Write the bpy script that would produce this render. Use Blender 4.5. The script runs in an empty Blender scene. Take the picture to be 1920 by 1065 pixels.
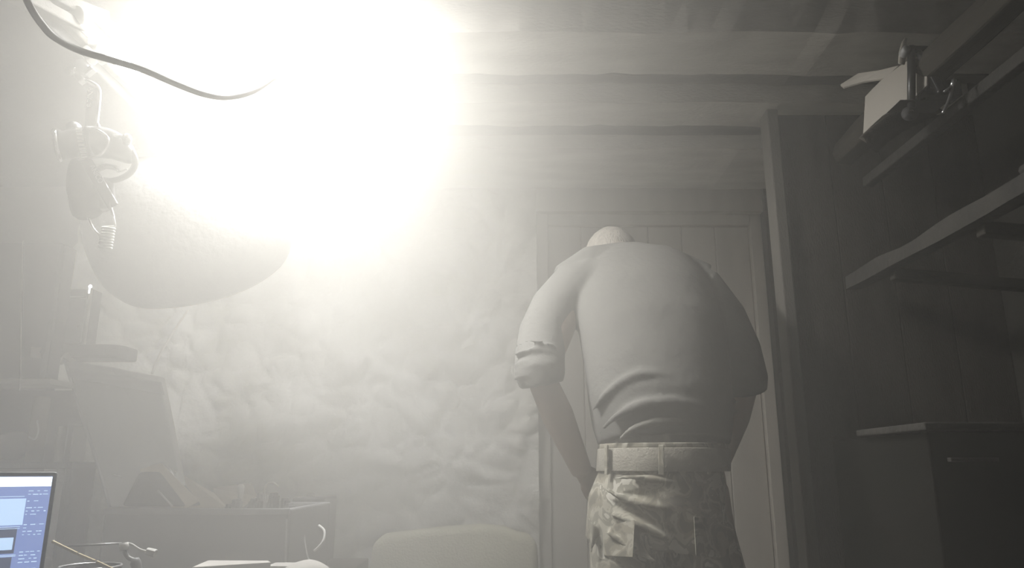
import bpy, bmesh, math, random
from mathutils import Vector, Matrix, Euler, noise
R = random.Random(7)
SC = bpy.context.scene
COL = SC.collection

# ------------------------------------------------------------------ camera
FPX = 1400.0
PITCH = math.radians(14)
CAM = Vector((0, 0, 1.0))
cd = bpy.data.cameras.new('camera'); cam = bpy.data.objects.new('camera', cd); COL.objects.link(cam)
cam.location = CAM; cam.rotation_euler = (math.pi/2 + PITCH, 0, 0)
cd.sensor_width = 36; cd.lens = 36*FPX/1920; cd.clip_start = 0.02
SC.camera = cam
# ------------------------------------------------------------------ haze that fills the room, exposure
HAZE = 0.72
HAZE_THIN = 0.002
w = bpy.data.worlds.new('world'); SC.world = w; w.use_nodes = True
nt = w.node_tree; nt.nodes.clear()
wo = nt.nodes.new('ShaderNodeOutputWorld'); bg = nt.nodes.new('ShaderNodeBackground')
bg.inputs['Color'].default_value = (0, 0, 0, 1); bg.inputs['Strength'].default_value = 0
vs = nt.nodes.new('ShaderNodeVolumeScatter')
vs.inputs['Color'].default_value = (1.0, 0.98, 0.925, 1); vs.inputs['Density'].default_value = HAZE
vs.inputs['Anisotropy'].default_value = 0.55
gm = nt.nodes.new('ShaderNodeNewGeometry'); sx = nt.nodes.new('ShaderNodeSeparateXYZ'); nt.links.new(gm.outputs['Position'], sx.inputs[0])
mr = nt.nodes.new('ShaderNodeMapRange'); mr.interpolation_type = 'SMOOTHSTEP'     # haze density drops to the right, shaped to dim that side
for k, v in (('From Min', -.55), ('From Max', .62), ('To Min', HAZE), ('To Max', HAZE_THIN)): mr.inputs[k].default_value = v
mr2 = nt.nodes.new('ShaderNodeMapRange'); mr2.interpolation_type = 'SMOOTHSTEP'    # and drops towards the left wall, shaped to dim the left too
for k, v in (('From Min', -1.0), ('From Max', -.05), ('To Min', .28), ('To Max', 1.0)): mr2.inputs[k].default_value = v
mm_ = nt.nodes.new('ShaderNodeMath'); mm_.operation = 'MULTIPLY'
nt.links.new(sx.outputs['X'], mr.inputs['Value']); nt.links.new(sx.outputs['X'], mr2.inputs['Value'])
nt.links.new(mr.outputs[0], mm_.inputs[0]); nt.links.new(mr2.outputs[0], mm_.inputs[1]); 
mr3 = nt.nodes.new('ShaderNodeMapRange')                                            # slightly denser low down, added to lift the brightness there
for k, v in (('From Min', .7), ('From Max', 1.7), ('To Min', 1.15), ('To Max', 1.0)): mr3.inputs[k].default_value = v
mz = nt.nodes.new('ShaderNodeMath'); mz.operation = 'MULTIPLY'; nt.links.new(sx.outputs['Z'], mr3.inputs['Value'])
nt.links.new(mm_.outputs[0], mz.inputs[0]); nt.links.new(mr3.outputs[0], mz.inputs[1]); nt.links.new(mz.outputs[0], vs.inputs['Density'])
w.cycles.volume_step_size = .12
nt.links.new(bg.outputs[0], wo.inputs['Surface']); nt.links.new(vs.outputs[0], wo.inputs['Volume'])
SC.view_settings.view_transform = 'Standard'; SC.view_settings.look = 'None'
SC.view_settings.exposure = 0.0; SC.view_settings.gamma = 1.0; SC.view_settings.use_curve_mapping = False
SC.cycles.volume_bounces = 1; SC.cycles.max_bounces = 6
LAMP_W = 34.0
ADDED_FLOOD_W = 74.0
LAMP_COL = (1.0, 0.97, 0.90)

# ------------------------------------------------------------------ pixel -> point of the place
def ray(px, py):
    u = (px-960)/FPX; v = (532.5-py)/FPX
    return Vector((u, math.cos(PITCH)-v*math.sin(PITCH), math.sin(PITCH)+v*math.cos(PITCH)))
def at(px, py, y):
    d = ray(px, py); return CAM + d*(y/d.y)
def atx(px, py, x):
    d = ray(px, py); return CAM + d*(x/d.x)
def atz(px, py, z):
    d = ray(px, py); return CAM + d*((z-1.0)/d.z)

# ------------------------------------------------------------------ materials
def mat(name, c1, c2=None, rough=0.7, scale=8, metal=0.0, bump=0.0, bscale=60, stretch=(1,1,1), emit=None, spec=0.5, ramp=(0.35,0.65)):
    m = bpy.data.materials.new(name); m.use_nodes = True
    n = m.node_tree; b = n.nodes['Principled BSDF']
    b.inputs['Roughness'].default_value = rough; b.inputs['Metallic'].default_value = metal
    b.inputs['Specular IOR Level'].default_value = spec
    c2 = c2 or tuple(x*0.75 for x in c1)
    tc = n.nodes.new('ShaderNodeTexCoord'); mp = n.nodes.new('ShaderNodeMapping')
    mp.inputs['Scale'].default_value = stretch
    n.links.new(tc.outputs['Object'], mp.inputs['Vector'])
    nz = n.nodes.new('ShaderNodeTexNoise'); nz.inputs['Scale'].default_value = scale; nz.inputs['Detail'].default_value = 6
    n.links.new(mp.outputs[0], nz.inputs['Vector'])
    cr = n.nodes.new('ShaderNodeValToRGB')
    cr.color_ramp.elements[0].position = ramp[0]; cr.color_ramp.elements[1].position = ramp[1]
    cr.color_ramp.elements[0].color = (*c2, 1); cr.color_ramp.elements[1].color = (*c1, 1)
    n.links.new(nz.outputs['Fac'], cr.inputs['Fac']); n.links.new(cr.outputs['Color'], b.inputs['Base Color'])
    if bump:
        nb = n.nodes.new('ShaderNodeTexNoise'); nb.inputs['Scale'].default_value = bscale; nb.inputs['Detail'].default_value = 4
        n.links.new(mp.outputs[0], nb.inputs['Vector'])
        bp = n.nodes.new('ShaderNodeBump'); bp.inputs['Strength'].default_value = bump; bp.inputs['Distance'].default_value = 0.01
        n.links.new(nb.outputs['Fac'], bp.inputs['Height']); n.links.new(bp.outputs[0], b.inputs['Normal'])
    if emit:
        b.inputs['Emission Color'].default_value = (*emit[0], 1); b.inputs['Emission Strength'].default_value = emit[1]
    return m
M = dict(
 plaster=mat('lime_plaster', (.74,.72,.67), (.36,.345,.30), .9, 4, bump=.9, bscale=30, ramp=(.3,.7)),
 boards=mat('ceiling_boards', (.13,.12,.105), (.09,.085,.075), .85, 6, bump=.2, stretch=(1,4,4)),
 whitewood=mat('whitewashed_wood', (.56,.54,.49), (.44,.42,.38), .85, 4, bump=.3, stretch=(1,3,3)),
 darkwood=mat('dark_wood', (.045,.04,.034), (.03,.026,.022), .9, 5, bump=.4, spec=.1, stretch=(5,5,1)),
 doorm=mat('door_paint', (.34,.315,.275), (.30,.28,.245), .75, 3, bump=.1, stretch=(6,6,1)),
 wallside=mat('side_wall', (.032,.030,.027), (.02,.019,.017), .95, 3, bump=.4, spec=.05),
 floor=mat('floor_concrete', (.16,.15,.14), (.09,.085,.08), .85, 4, bump=.4),
 timber=mat('rough_timber', (.04,.036,.03), (.02,.018,.016), .9, 4, spec=.1, bump=.6, bscale=25, stretch=(1,.3,1)),
  dimblack=mat('dimmed_black', (.010,.009,.008), (.007,.007,.006), .9, 6, spec=.05),  # matte black darkened in colour to stand in for shade on the cabinet
 railwood=mat('shaded_rail_wood', (.032,.029,.025), (.016,.015,.013), .85, 9, bump=.5),  # pale wood with the dimness of the right side put into its colour
 palewood=mat('pale_wood', (.22,.20,.17), (.11,.10,.085), .8, 6, bump=.4),
 black=mat('black_plastic', (.022,.022,.024), (.016,.016,.018), .4, 20),
 blackmat=mat('black_matte', (.03,.03,.032), (.02,.02,.022), .8, 10, bump=.2),
 grey=mat('grey_plastic', (.25,.25,.25), (.2,.2,.2), .5, 20),
 white=mat('white_plastic', (.75,.74,.70), (.65,.64,.60), .5, 20),
 chrome=mat('chrome', (.8,.8,.8), (.7,.7,.7), .18, 10, metal=1.0),
 silver=mat('silver_paint', (.5,.5,.5), (.4,.4,.4), .35, 10, metal=.8),
 cloth_dark=mat('dark_canvas', (.05,.05,.05), (.035,.035,.035), .95, 3, bump=.5, bscale=40),
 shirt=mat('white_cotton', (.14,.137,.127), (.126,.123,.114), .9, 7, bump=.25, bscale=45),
 vest=mat('undershirt', (.18,.175,.155), (.15,.145,.13), .9, 9, bump=.3),
 skin=mat('skin', (.30,.225,.18), (.26,.195,.155), .6, 12, bump=.1),
 hair=mat('grey_hair', (.36,.33,.29), (.24,.22,.19), .8, 60, bump=.8, bscale=200, stretch=(1,1,.3)),
 belt=mat('canvas_belt', (.34,.32,.27), (.27,.25,.21), .8, 30, bump=.3, bscale=200),
 shoe=mat('boot_leather', (.08,.06,.05), (.05,.04,.03), .5, 12),
 casegrey=mat('case_grey', (.20,.20,.205), (.17,.17,.175), .6, 5),
 postm=mat('post_paint', (.10,.093,.08), (.08,.074,.064), .75, 4, bump=.2, stretch=(5,5,1)),
 lid=mat('case_lid', (.50,.50,.48), (.44,.44,.42), .6, 3),
 card=mat('cardboard', (.42,.37,.29), (.34,.30,.24), .85, 8, bump=.2),
 paper=mat('paper', (.50,.48,.44), (.42,.40,.37), .85, 10),
 chairf=mat('olive_fabric', (.27,.26,.19), (.22,.21,.155), .95, 10, bump=.4, bscale=150),
 shade=mat('lamp_shade_white', (.30,.28,.245), (.27,.25,.22), .6, 3),
 yellow=mat('yellow_wood', (.62,.50,.25), (.5,.4,.2), .6, 20),
 cable=mat('cable_grey', (.62,.62,.59), (.56,.56,.53), .6, 20),
 bulb=mat('bulb_glow', (.9,.9,.9), (.9,.9,.9), .4, 3, emit=((1,.97,.9), 60)),
 led=mat('led_glow', (.9,.9,.9), (.9,.9,.9), .4, 3, emit=((1,.98,.94), 4)),
 tube=mat('tube_diffuser', (.9,.9,.88), (.85,.85,.83), .35, 3, emit=((1,.98,.93), 16)),
)
def camo():
    m = bpy.data.materials.new('camouflage_cloth'); m.use_nodes = True
    n = m.node_tree; b = n.nodes['Principled BSDF']; b.inputs['Roughness'].default_value = .9
    tc = n.nodes.new('ShaderNodeTexCoord'); nz = n.nodes.new('ShaderNodeTexNoise')
    nz.inputs['Scale'].default_value = 19; nz.inputs['Detail'].default_value = 3; nz.inputs['Distortion'].default_value = .8
    cr = n.nodes.new('ShaderNodeValToRGB'); cr.color_ramp.interpolation = 'CONSTANT'
    e = cr.color_ramp.elements
    e[0].position = 0; e[0].color = (.15,.14,.11,1); e[1].position = .42; e[1].color = (.24,.22,.17,1)
    for p, c in ((.50,(.36,.34,.28,1)), (.57,(.21,.20,.16,1)), (.64,(.46,.44,.38,1))):
        x = e.new(p); x.color = c
    n.links.new(tc.outputs['Object'], nz.inputs['Vector']); n.links.new(nz.outputs['Fac'], cr.inputs['Fac'])
    n.links.new(cr.outputs['Color'], b.inputs['Base Color'])
    bp = n.nodes.new('ShaderNodeBump'); bp.inputs['Strength'].default_value = .4; bp.inputs['Distance'].default_value = .01
    n2 = n.nodes.new('ShaderNodeTexNoise'); n2.inputs['Scale'].default_value = 14; n.links.new(tc.outputs['Object'], n2.inputs['Vector'])
    n.links.new(n2.outputs['Fac'], bp.inputs['Height']); n.links.new(bp.outputs[0], b.inputs['Normal'])
    return m
M['camo'] = camo()
def glow(name, c, s):
    m = bpy.data.materials.new(name); m.use_nodes = True
    b = m.node_tree.nodes['Principled BSDF']; b.inputs['Base Color'].default_value = (.02,.02,.02,1); b.inputs['Roughness'].default_value = .4
    b.inputs['Emission Color'].default_value = (*c, 1); b.inputs['Emission Strength'].default_value = s
    return m

# ------------------------------------------------------------------ mesh helpers
def frame(d, up=None):
    d = Vector(d).normalized(); up = Vector(up) if up is not None else (Vector((0,0,1)) if abs(d.z) < .95 else Vector((0,1,0)))
    s = d.cross(up)
    if s.length < 1e-6: s = d.orthogonal()
    s.normalize(); return s, s.cross(d).normalized()
class MB:
    def __init__(s): s.bm = bmesh.new()
    def quadfaces(s, vs, fs):
        v = [s.bm.verts.new(p) for p in vs]
        for f in fs:
            try: s.bm.faces.new([v[i] for i in f])
            except ValueError: pass
        return s
    def box(s, a, b):
        x0,y0,z0 = (min(a[i],b[i]) for i in range(3)); x1,y1,z1 = (max(a[i],b[i]) for i in range(3))
        return s.quadfaces([(x0,y0,z0),(x1,y0,z0),(x1,y1,z0),(x0,y1,z0),(x0,y0,z1),(x1,y0,z1),(x1,y1,z1),(x0,y1,z1)],
            [(0,3,2,1),(4,5,6,7),(0,1,5,4),(1,2,6,5),(2,3,7,6),(3,0,4,7)])
    def bar(s, a, b, w, h, up=None, w2=None, h2=None):
        a=Vector(a); b=Vector(b); S,U = frame(b-a, up); w2=w if w2 is None else w2; h2=h if h2 is None else h2
        vs=[a+S*(i*w/2)+U*(j*h/2) for i,j in ((-1,-1),(1,-1),(1,1),(-1,1))]+[b+S*(i*w2/2)+U*(j*h2/2) for i,j in ((-1,-1),(1,-1),(1,1),(-1,1))]
        return s.quadfaces(vs,[(3,2,1,0),(4,5,6,7),(0,1,5,4),(1,2,6,5),(2,3,7,6),(3,0,4,7)])
    def tube(s, pts, r, n=12, closed=False, flat=1.0, up=None):
        pts=[Vector(p) for p in pts]; rs = r if isinstance(r,(list,tuple)) else [r]*len(pts)
        rings=[]; S=None
        for i,p in enumerate(pts):
            if closed: d = pts[(i+1)%len(pts)]-pts[i-1]
            else: d = pts[min(i+1,len(pts)-1)]-pts[max(i-1,0)]
            if d.length<1e-9: d=Vector((0,0,1))
            d.normalize()
            if S is None: S,U = frame(d, up)
            else:
                S = S-d*S.dot(d)
                if S.length<1e-6: S,_=frame(d)
                S.normalize()
            U = S.cross(d)
            rr = rs[i]; ra,rb = rr if isinstance(rr,tuple) else (rr, rr*flat)
            rings.append([s.bm.verts.new(p+S*math.cos(2*math.pi*k/n)*ra+U*math.sin(2*math.pi*k/n)*rb) for k in range(n)])
        m=len(rings)
        for i in range(m if closed else m-1):
            A=rings[i]; B=rings[(i+1)%m]
            for k in range(n): s.bm.faces.new((A[k],A[(k+1)%n],B[(k+1)%n],B[k]))
        if not closed: s.bm.faces.new(rings[0][::-1]); s.bm.faces.new(rings[-1])
        return s
    def rings(s, rs, cap=True):
        R_=[[s.bm.verts.new(p) for p in r] for r in rs]; n=len(R_[0])
        for A,B in zip(R_,R_[1:]):
            for k in range(n): s.bm.faces.new((A[k],A[(k+1)%n],B[(k+1)%n],B[k]))
        if cap: s.bm.faces.new(R_[0][::-1]); s.bm.faces.new(R_[-1])
        return s
    def lathe(s, prof, o=(0,0,0), axis=(0,0,1), n=24):
        o=Vector(o); a=Vector(axis).normalized(); S,U=frame(a)
        return s.rings([[o+a*h+(S*math.cos(2*math.pi*k/n)+U*math.sin(2*math.pi*k/n))*max(r,1e-4) for k in range(n)] for r,h in prof])
    def ball(s, c, r, n=16, m=10):
        c=Vector(c); rx,ry,rz = r if isinstance(r,tuple) else (r,r,r)
        return s.rings([[c+Vector((rx*math.sin(t)*math.cos(2*math.pi*k/n), ry*math.sin(t)*math.sin(2*math.pi*k/n), rz*math.cos(t))) for k in range(n)] for t in [math.pi*max(.02,min(.98,i/m)) for i in range(m+1)]])
    def prism(s, pts, d):
        d=Vector(d); P_=[Vector(p) for p in pts]
        return s.rings([P_,[p+d for p in P_]])
    def jitter(s, amt, sc=3.0):
        for v in s.bm.verts:
            v.co += Vector(noise.noise_vector(v.co*sc))*amt
        return s
    def build(s, name, m, parent=None, bevel=0, seg=2, smooth=False, sub=0, cut=0):
        bm=s.bm; bmesh.ops.recalc_face_normals(bm, faces=bm.faces)
        if cut: bmesh.ops.subdivide_edges(bm, edges=bm.edges[:], cuts=cut, use_grid_fill=True)
        me=bpy.data.meshes.new(name); bm.to_mesh(me); bm.free()
        o=bpy.data.objects.new(name, me); COL.objects.link(o); me.materials.append(M[m] if isinstance(m,str) else m)
        if bevel:
            b=o.modifiers.new('bevel','BEVEL'); b.width=bevel; b.segments=seg; b.limit_method='ANGLE'; b.angle_limit=math.radians(40)
        if sub:
            b=o.modifiers.new('sub','SUBSURF'); b.levels=sub; b.render_levels=sub
        if smooth:
            for p in me.polygons: p.use_smooth=True
        if parent is not None:
            o.parent=parent; o.matrix_parent_inverse=Matrix.Translation(-Vector(parent.location))
        return o
def tag(o, label=None, cat=None, group=None, kind=None):
    if label: o['label']=label
    if cat: o['category']=cat
    if group: o['group']=group
    if kind: o['kind']=kind
    return o
def thing(name, loc, label, cat, group=None):
    o=bpy.data.objects.new(name, None); COL.objects.link(o); o.location=Vector(loc); o.empty_display_size=.05
    return tag(o,label,cat,group)
def smoothpath(P_, k=6):
    P_=[Vector(p) for p in P_]; out=[]
    for i in range(len(P_)-1):
        a,b,c,d=P_[max(i-1,0)],P_[i],P_[i+1],P_[min(i+2,len(P_)-1)]
        for j in range(k):
            t=j/k; out.append(.5*((2*b)+(c-a)*t+(2*a-5*b+4*c-d)*t*t+(-a+3*b-3*c+d)*t**3))
    out.append(P_[-1]); return out
def remesh(o, voxel, smooth=4, wr=None):
    """fuse the closed tubes of o into one skin and store the result as its mesh"""
    r=o.modifiers.new('r','REMESH'); r.mode='VOXEL'; r.voxel_size=voxel
    s=o.modifiers.new('s','SMOOTH'); s.iterations=smooth; s.factor=.5
    dg=bpy.context.evaluated_depsgraph_get(); dg.update()
    me=bpy.data.meshes.new_from_object(o.evaluated_get(dg)); o.modifiers.clear()
    mats=[m for m in o.data.materials]; o.data=me
    if not me.materials:
        for m in mats: me.materials.append(m)
    for p in me.polygons: p.use_smooth=True
    return o
def S(name, mb, m, **k):
    return tag(mb.build(name, m, **k), kind='structure')

XL, XR, YB, YF, ZC = -1.85, 1.45, 3.02, -0.9, 2.22
# ================================================================== the room
S('floor', MB().box((XL-.1,YF-.1,-.1),(XR+.1,YB+.3,0)), 'floor')
cb=MB()
for i in range(24):                                  # boards run along the beams
    y0=YF+i*.17; y1=min(y0+.165,YB+.1)
    if y0>YB: break
    cb.box((XL-.1,y0,ZC+.008*math.sin(i*2.3)),(XR+.1,y1,ZC+.06))
cb.box((XL-.1,YF-.1,ZC+.05),(XR+.1,YB+.3,ZC+.12))
S('ceiling', cb, 'boards', bevel=.004)
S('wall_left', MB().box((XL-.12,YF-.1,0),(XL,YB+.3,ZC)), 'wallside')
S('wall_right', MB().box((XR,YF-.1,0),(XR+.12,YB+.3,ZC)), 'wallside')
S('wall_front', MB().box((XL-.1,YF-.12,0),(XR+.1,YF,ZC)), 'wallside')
# rough lime-washed rubble wall at the back, left of the door
DX0, DX1 = 0.105, 1.08
def stone(x,z):
    p=Vector((x*1.0+.12*noise.noise((x*3,z*3,7)), 0, z*1.35+.10*noise.noise((x*3,z*3,2))))
    d,_=noise.voronoi(p*6.8)
    e=min(1.0,(d[1]-d[0])*2.2)
    big=noise.noise((x*1.7,z*1.7,3.1))
    f=noise.hetero_terrain(Vector((x*6,z*6,.5)),.9,2.1,4,.6)
    return .032*(e**.6)+.05*big+.028*f
g=MB(); nx,nz_=190,190
xs=[XL+(DX0-XL)*i/nx for i in range(nx+1)]; zs=[ZC*j/nz_ for j in range(nz_+1)]
vs=[(x,YB+.05-stone(x,z),z) for z in zs for x in xs]
fs=[(j*(nx+1)+i,j*(nx+1)+i+1,(j+1)*(nx+1)+i+1,(j+1)*(nx+1)+i) for j in range(nz_) for i in range(nx)]
k0=len(vs); vs+=[(XL,YB+.2,0),(DX0,YB+.2,0),(DX0,YB+.2,ZC),(XL,YB+.2,ZC)]
fs+=[(k0,k0+3,k0+2,k0+1)]
S('wall_back', g.quadfaces(vs,fs), 'plaster', smooth=True)
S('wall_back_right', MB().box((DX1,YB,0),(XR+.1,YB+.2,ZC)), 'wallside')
S('trim_1', MB().box((DX0,YB+.02,2.08),(DX1,YB+.2,ZC)), 'doorm')
# door
dr=thing('door_1',((DX0+DX1)/2,YB+.08,0),None,None); tag(dr,kind='structure')
lf=MB()
n=6
for i in range(n):
    a=DX0+.05+(DX1-DX0-.1)*i/n; b=DX0+.05+(DX1-DX0-.1)*(i+1)/n-.0015
    lf.box((a,YB+.08,.01),(b,YB+.115,2.03))
lf.box((DX0+.05,YB+.11,.01),(DX1-.05,YB+.125,2.03))
lf.build('door_leaf','doorm',dr,bevel=.004)
MB().box((DX0,YB+.055,0),(DX0+.05,YB+.15,2.08)).box((DX1-.05,YB+.055,0),(DX1,YB+.15,2.08)).box((DX0+.05,YB+.055,2.03),(DX1-.05,YB+.15,2.08)).build('door_frame','doorm',dr,bevel=.004)

# ceiling beams, whitewashed, across the room
def beam(name, label, pl, pr, y0, y1, zb, m='whitewood', dz=0):
    xa,xb=XL+.01,XR-.01; b=MB(); N=60; rs=[]
    sl=dz
    for i in range(N+1):
        x=xa+(xb-xa)*i/N; t=(x-xa)/(xb-xa)
        q=lambda s: .010*noise.noise((x*4,s*5,1.3))+.006*noise.noise((x*15,s*9,4))
        oy=sl*(t-.5)
        rs.append([(x,y0+oy+q(1),zb+q(2)),(x,y0+oy+q(7),ZC-.015),(x,y1+oy+q(3),ZC-.015),(x,y1+oy+q(4),zb+q(5))])
    b.rings(rs); o=b.build(name,m); return tag(o,label,'ceiling beam')
beam('ceiling_beam','whitewashed ceiling beam nearest the camera, broad pale band at the top',0,0,1.72,1.93,2.10)
beam('ceiling_beam','narrow rough plank strip under the ceiling between the two pale beams',0,0,2.035,2.09,2.16,'boards')
beam('ceiling_beam','second whitewashed ceiling beam, lower band above the person',0,0,2.14,2.30,2.12)
beam('ceiling_beam','flat grey board against the back wall, last beam before the door',0,0,2.55,2.95,2.15,'whitewood')

# dark panelled closet partition right of the door
PX=.80
pt=thing('closet_partition',(1.12,2.12,0),'tall dark closet panel right of the doorway, reaching up to the ceiling beams','closet')
b=MB()
for i in range(4):
    a=PX+.03+i*.155; b.box((a,2.15,.0),(a+.1545,2.175,2.085))
b.box((PX+.03,2.17,0),(XR-.01,2.19,2.085)).build('panel','darkwood',pt,bevel=.003)
MB().box((PX-.005,2.13,0),(PX+.03,2.20,2.095)).build('edge_post','postm',pt,bevel=.004)

# ================================================================== main lamp
LP=at(528,-2,1.66)
lamp=thing('ceiling_lamp',(LP.x,LP.y,ZC),'glaring bare bulb hanging from the ceiling, washing out the upper left','lamp')
MB().lathe([(.05,-.025),(.05,0),(.03,.0)],(LP.x,LP.y,ZC-.0),(0,0,1)).build('ceiling_rose','white',lamp,smooth=True)
MB().tube([(LP.x,LP.y,ZC-.02),(LP.x,LP.y,LP.z+.08)],.004).build('cord','cable',lamp)
MB().lathe([(.018,.05),(.02,.055),(.02,.10),(.008,.11)],LP).build('socket','white',lamp,smooth=True)
MB().lathe([(.002,-.034),(.018,-.029),(.029,-.015),(.032,0),(.029,.015),(.021,.034),(.016,.05)],LP).build('bulb','bulb',lamp,smooth=True)
ld=bpy.data.lights.new('lamp_light','POINT'); ld.energy=LAMP_W; ld.color=LAMP_COL; ld.shadow_soft_size=.045
lo=bpy.data.objects.new('lamp_light',ld); COL.objects.link(lo); lo.location=LP; lo.parent=lamp; lo.matrix_parent_inverse=Matrix.Translation(-lamp.location)
# cone and downward flood added at the bulb to brighten the lower room
FN=Vector((.08,.25,-.95)).normalized()
MB().lathe([(.03,-.10),(.045,-.10),(.12,.0),(.115,.0),(.04,-.09),(.03,-.09)],LP+FN*-.0,FN).build('added_cone','silver',lamp,smooth=True)
ad=bpy.data.lights.new('added_flood','AREA'); ad.energy=ADDED_FLOOD_W; ad.color=LAMP_COL; ad.shape='DISK'; ad.size=.2
ao=bpy.data.objects.new('added_flood',ad); COL.objects.link(ao); ao.location=LP+FN*.04; ao.rotation_euler=FN.to_track_quat('-Z','Y').to_euler(); ao.parent=lamp; ao.matrix_parent_inverse=Matrix.Translation(-lamp.location)

# supply cable of the lamp, sagging through the glare
pp=[(-60,-330,.47),(-10,-190,.48),(22,-70,.50),(52,4,.52),(78,45,.55),(105,72,.58),(150,95,.62),(210,113,.66),(270,132,.70),(330,158,.75),(385,178,.79),(430,183,.86),(475,172,.95),(512,148,1.1),(545,118,1.3)]
pts=[at(*p) for p in pp]; pts+=[LP+Vector((0,0,.11))]
pts=[Vector((pts[0].x-.01,pts[0].y,ZC+.01)),Vector((pts[0].x,pts[0].y,(pts[0].z+ZC)/2))]+pts
tag(MB().tube(smoothpath(pts,6),[.0016+.00004*min(i,40) for i in range(len(smoothpath(pts,6)))],10).build('lamp_cable','cable',smooth=True),'grey cable sagging in a loop across the top left to the glaring lamp','cable')

# ================================================================== left side: overhead cupboard and tube light
cx=-.85
cup=thing('overhead_shelf',(cx-.3,1.4,1.79),'long dark boxed shelf hung under the ceiling along the left side','shelf')
MB().box((XL+.01,.55,1.79),(cx,2.02,1.815)).build('body','blackmat',cup,bevel=.004)
MB().box((XL+.01,.53,1.815),(cx+.012,2.05,1.828)).build('top_board','palewood',cup,bevel=.003)
y0=1.96
poly=[(425,326),(510,321),(572,360),(572,388),(528,389),(528,412),(400,412)]
MB().prism([at(px,py,y0) for px,py in poly],(0,.12,0)).build('end_bracket','blackmat',cup,bevel=.004)
for y in (.7,1.9): MB().box((XL+.2,y,1.828),(XL+.23,y+.03,ZC-.02)).build('hanger','darkwood',cup)
tb=thing('tube_light',(cx+.03,1.6,1.845),'thin bright tube light running along the top edge of the dark overhead shelf','lamp')
MB().tube([(cx+.025,1.27,1.842),(cx+.025,2.0,1.842)],.010,14).build('tube','tube',tb,smooth=True)
MB().box((cx+.0,1.25,1.8285),(cx+.014,2.02,1.853)).build('housing','white',tb,bevel=.002)
MB().lathe([(.012,0),(.012,.025)],(cx+.025,1.245,1.842),(0,1,0)).build('end_cap','white',tb,smooth=True)
MB().lathe([(.012,0),(.012,.025)],(cx+.025,2.0,1.842),(0,1,0)).build('end_cap','white',tb,smooth=True)
a=at(430,318,1.94); b=at(444,360,1.94); MB().bar(a,b,.024,.005,w2=.002).build('loose_tab','white',tb)
a=at(396,332,1.94); b=at(405,354,1.94); MB().bar(a,b,.010,.005,w2=.005).build('loose_tab','white',tb)
# sagging canvas-wrapped bundle below the shelf
ol=[(150,270),(330,270),(420,320),(480,352),(528,392),(546,420),(550,450),(541,485),(520,510),(480,536),(430,556),(370,571),(300,580),(250,578),(215,560),(180,530),(155,470),(146,410)]
def bund(y,sc,dx=0):
    c=at(340+dx,465,y); out=[]
    for px,py in ol:
        p=at(px,py,y); q=c+(p-c)*sc; q+=Vector(noise.noise_vector(q*3.1))*.010
        q.z=min(q.z,1.782); out.append(q)
    return out
B=MB().rings([bund(1.62,.30),bund(1.635,.62),bund(1.68,.84),bund(1.75,.97),bund(1.83,1.0),bund(1.93,.98),bund(2.0,.88),bund(2.03,.5)])
t=thing('canvas_bundle',at(330,460,1.85),'big rounded dark canvas bundle slung under the overhead shelf','bundle')
B.build('wrapping','cloth_dark',t,smooth=True,sub=2)
# boards tucked under the ceiling at the top left
def plank(a,b,w,h,label,m='whitewood',up=(0,0,1)):
    o=MB().bar(a,b,w,h,up=up).jitter(.003,9).build('ceiling_plank',m,bevel=.003)
    return tag(o,label,'plank','planks stored under the ceiling')
plank(at(222,64,1.45),at(40,-34,1.12),.05,.02,'pale plank end under the ceiling at top left, the one reaching furthest right','boards')
plank(at(178,66,1.38),at(-10,-30,1.02),.04,.02,'grey plank under the ceiling at top left, directly above the lamp cable','boards')
plank(at(195,28,1.50),at(60,-20,1.22),.03,.02,'short plank at the top edge above the other top left planks','boards')

# hanging headset with clamp, bands and coiled cord
D=1.33
def h(px,py,dy=0): return at(px,py,D+dy)
hs=thing('hanging_headset',h(175,250),'black headset device with ridged barrel and coiled cord, hung from a clamp at upper left','headset')
MB().bar(h(152,78),h(186,84),.03,.02).bar(h(182,84),h(196,118),.012,.02).bar(h(160,95),h(178,112),.026,.022).build('clamp','white',hs,bevel=.003)
MB().tube([h(150,118),h(160,136)],.013,14).build('clamp_body','grey',hs,smooth=True)
MB().lathe([(.004,-.014),(.010,-.012),(.011,.010),(.006,.014)],h(136,133),(1,-.3,-.4),16).build('wing_knob','chrome',hs,smooth=True)
MB().bar(h(143,138),h(156,154),.014,.014).bar(h(160,140),h(176,128),.015,.012).build('hinge','chrome',hs,bevel=.002)
sp=smoothpath([h(160,150),h(176,156),h(187,168),h(186,195),h(183,222),h(181,244)],5)
MB().tube(sp,.0042,8,flat=.6).build('band_rim','silver',hs,smooth=True)
MB().prism([h(163,157),h(184,165),h(182,244),h(158,244)],(0,.006,0)).build('band','black',hs,bevel=.001)
def lettering(txt,o,xd,yd,size,parent,m='white',name='lettering'):
    c=bpy.data.curves.new('t','FONT'); c.body=txt; c.size=size; c.extrude=.0004; c.align_x='LEFT'
    tmp=bpy.data.objects.new('t',c); COL.objects.link(tmp)
    dg=bpy.context.evaluated_depsgraph_get(); me=bpy.data.meshes.new_from_object(tmp.evaluated_get(dg))
    bpy.data.objects.remove(tmp)
    xd=Vector(xd).normalized(); yd=Vector(yd); yd=(yd-xd*yd.dot(xd)).normalized(); zd=xd.cross(yd)
    me.transform(Matrix((( xd.x,yd.x,zd.x,o[0]),(xd.y,yd.y,zd.y,o[1]),(xd.z,yd.z,zd.z,o[2]),(0,0,0,1))))
    ob=bpy.data.objects.new(name,me); COL.objects.link(ob)
    me.materials.clear(); me.materials.append(M[m] if isinstance(m,str) else m)
    ob.parent=parent; ob.matrix_parent_inverse=Matrix.Translation(-Vector(parent.location)); return ob
lettering('ANICO',h(166,163,-.004),h(161,215)-h(166,163),(1,0,0),.014,hs)
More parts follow.
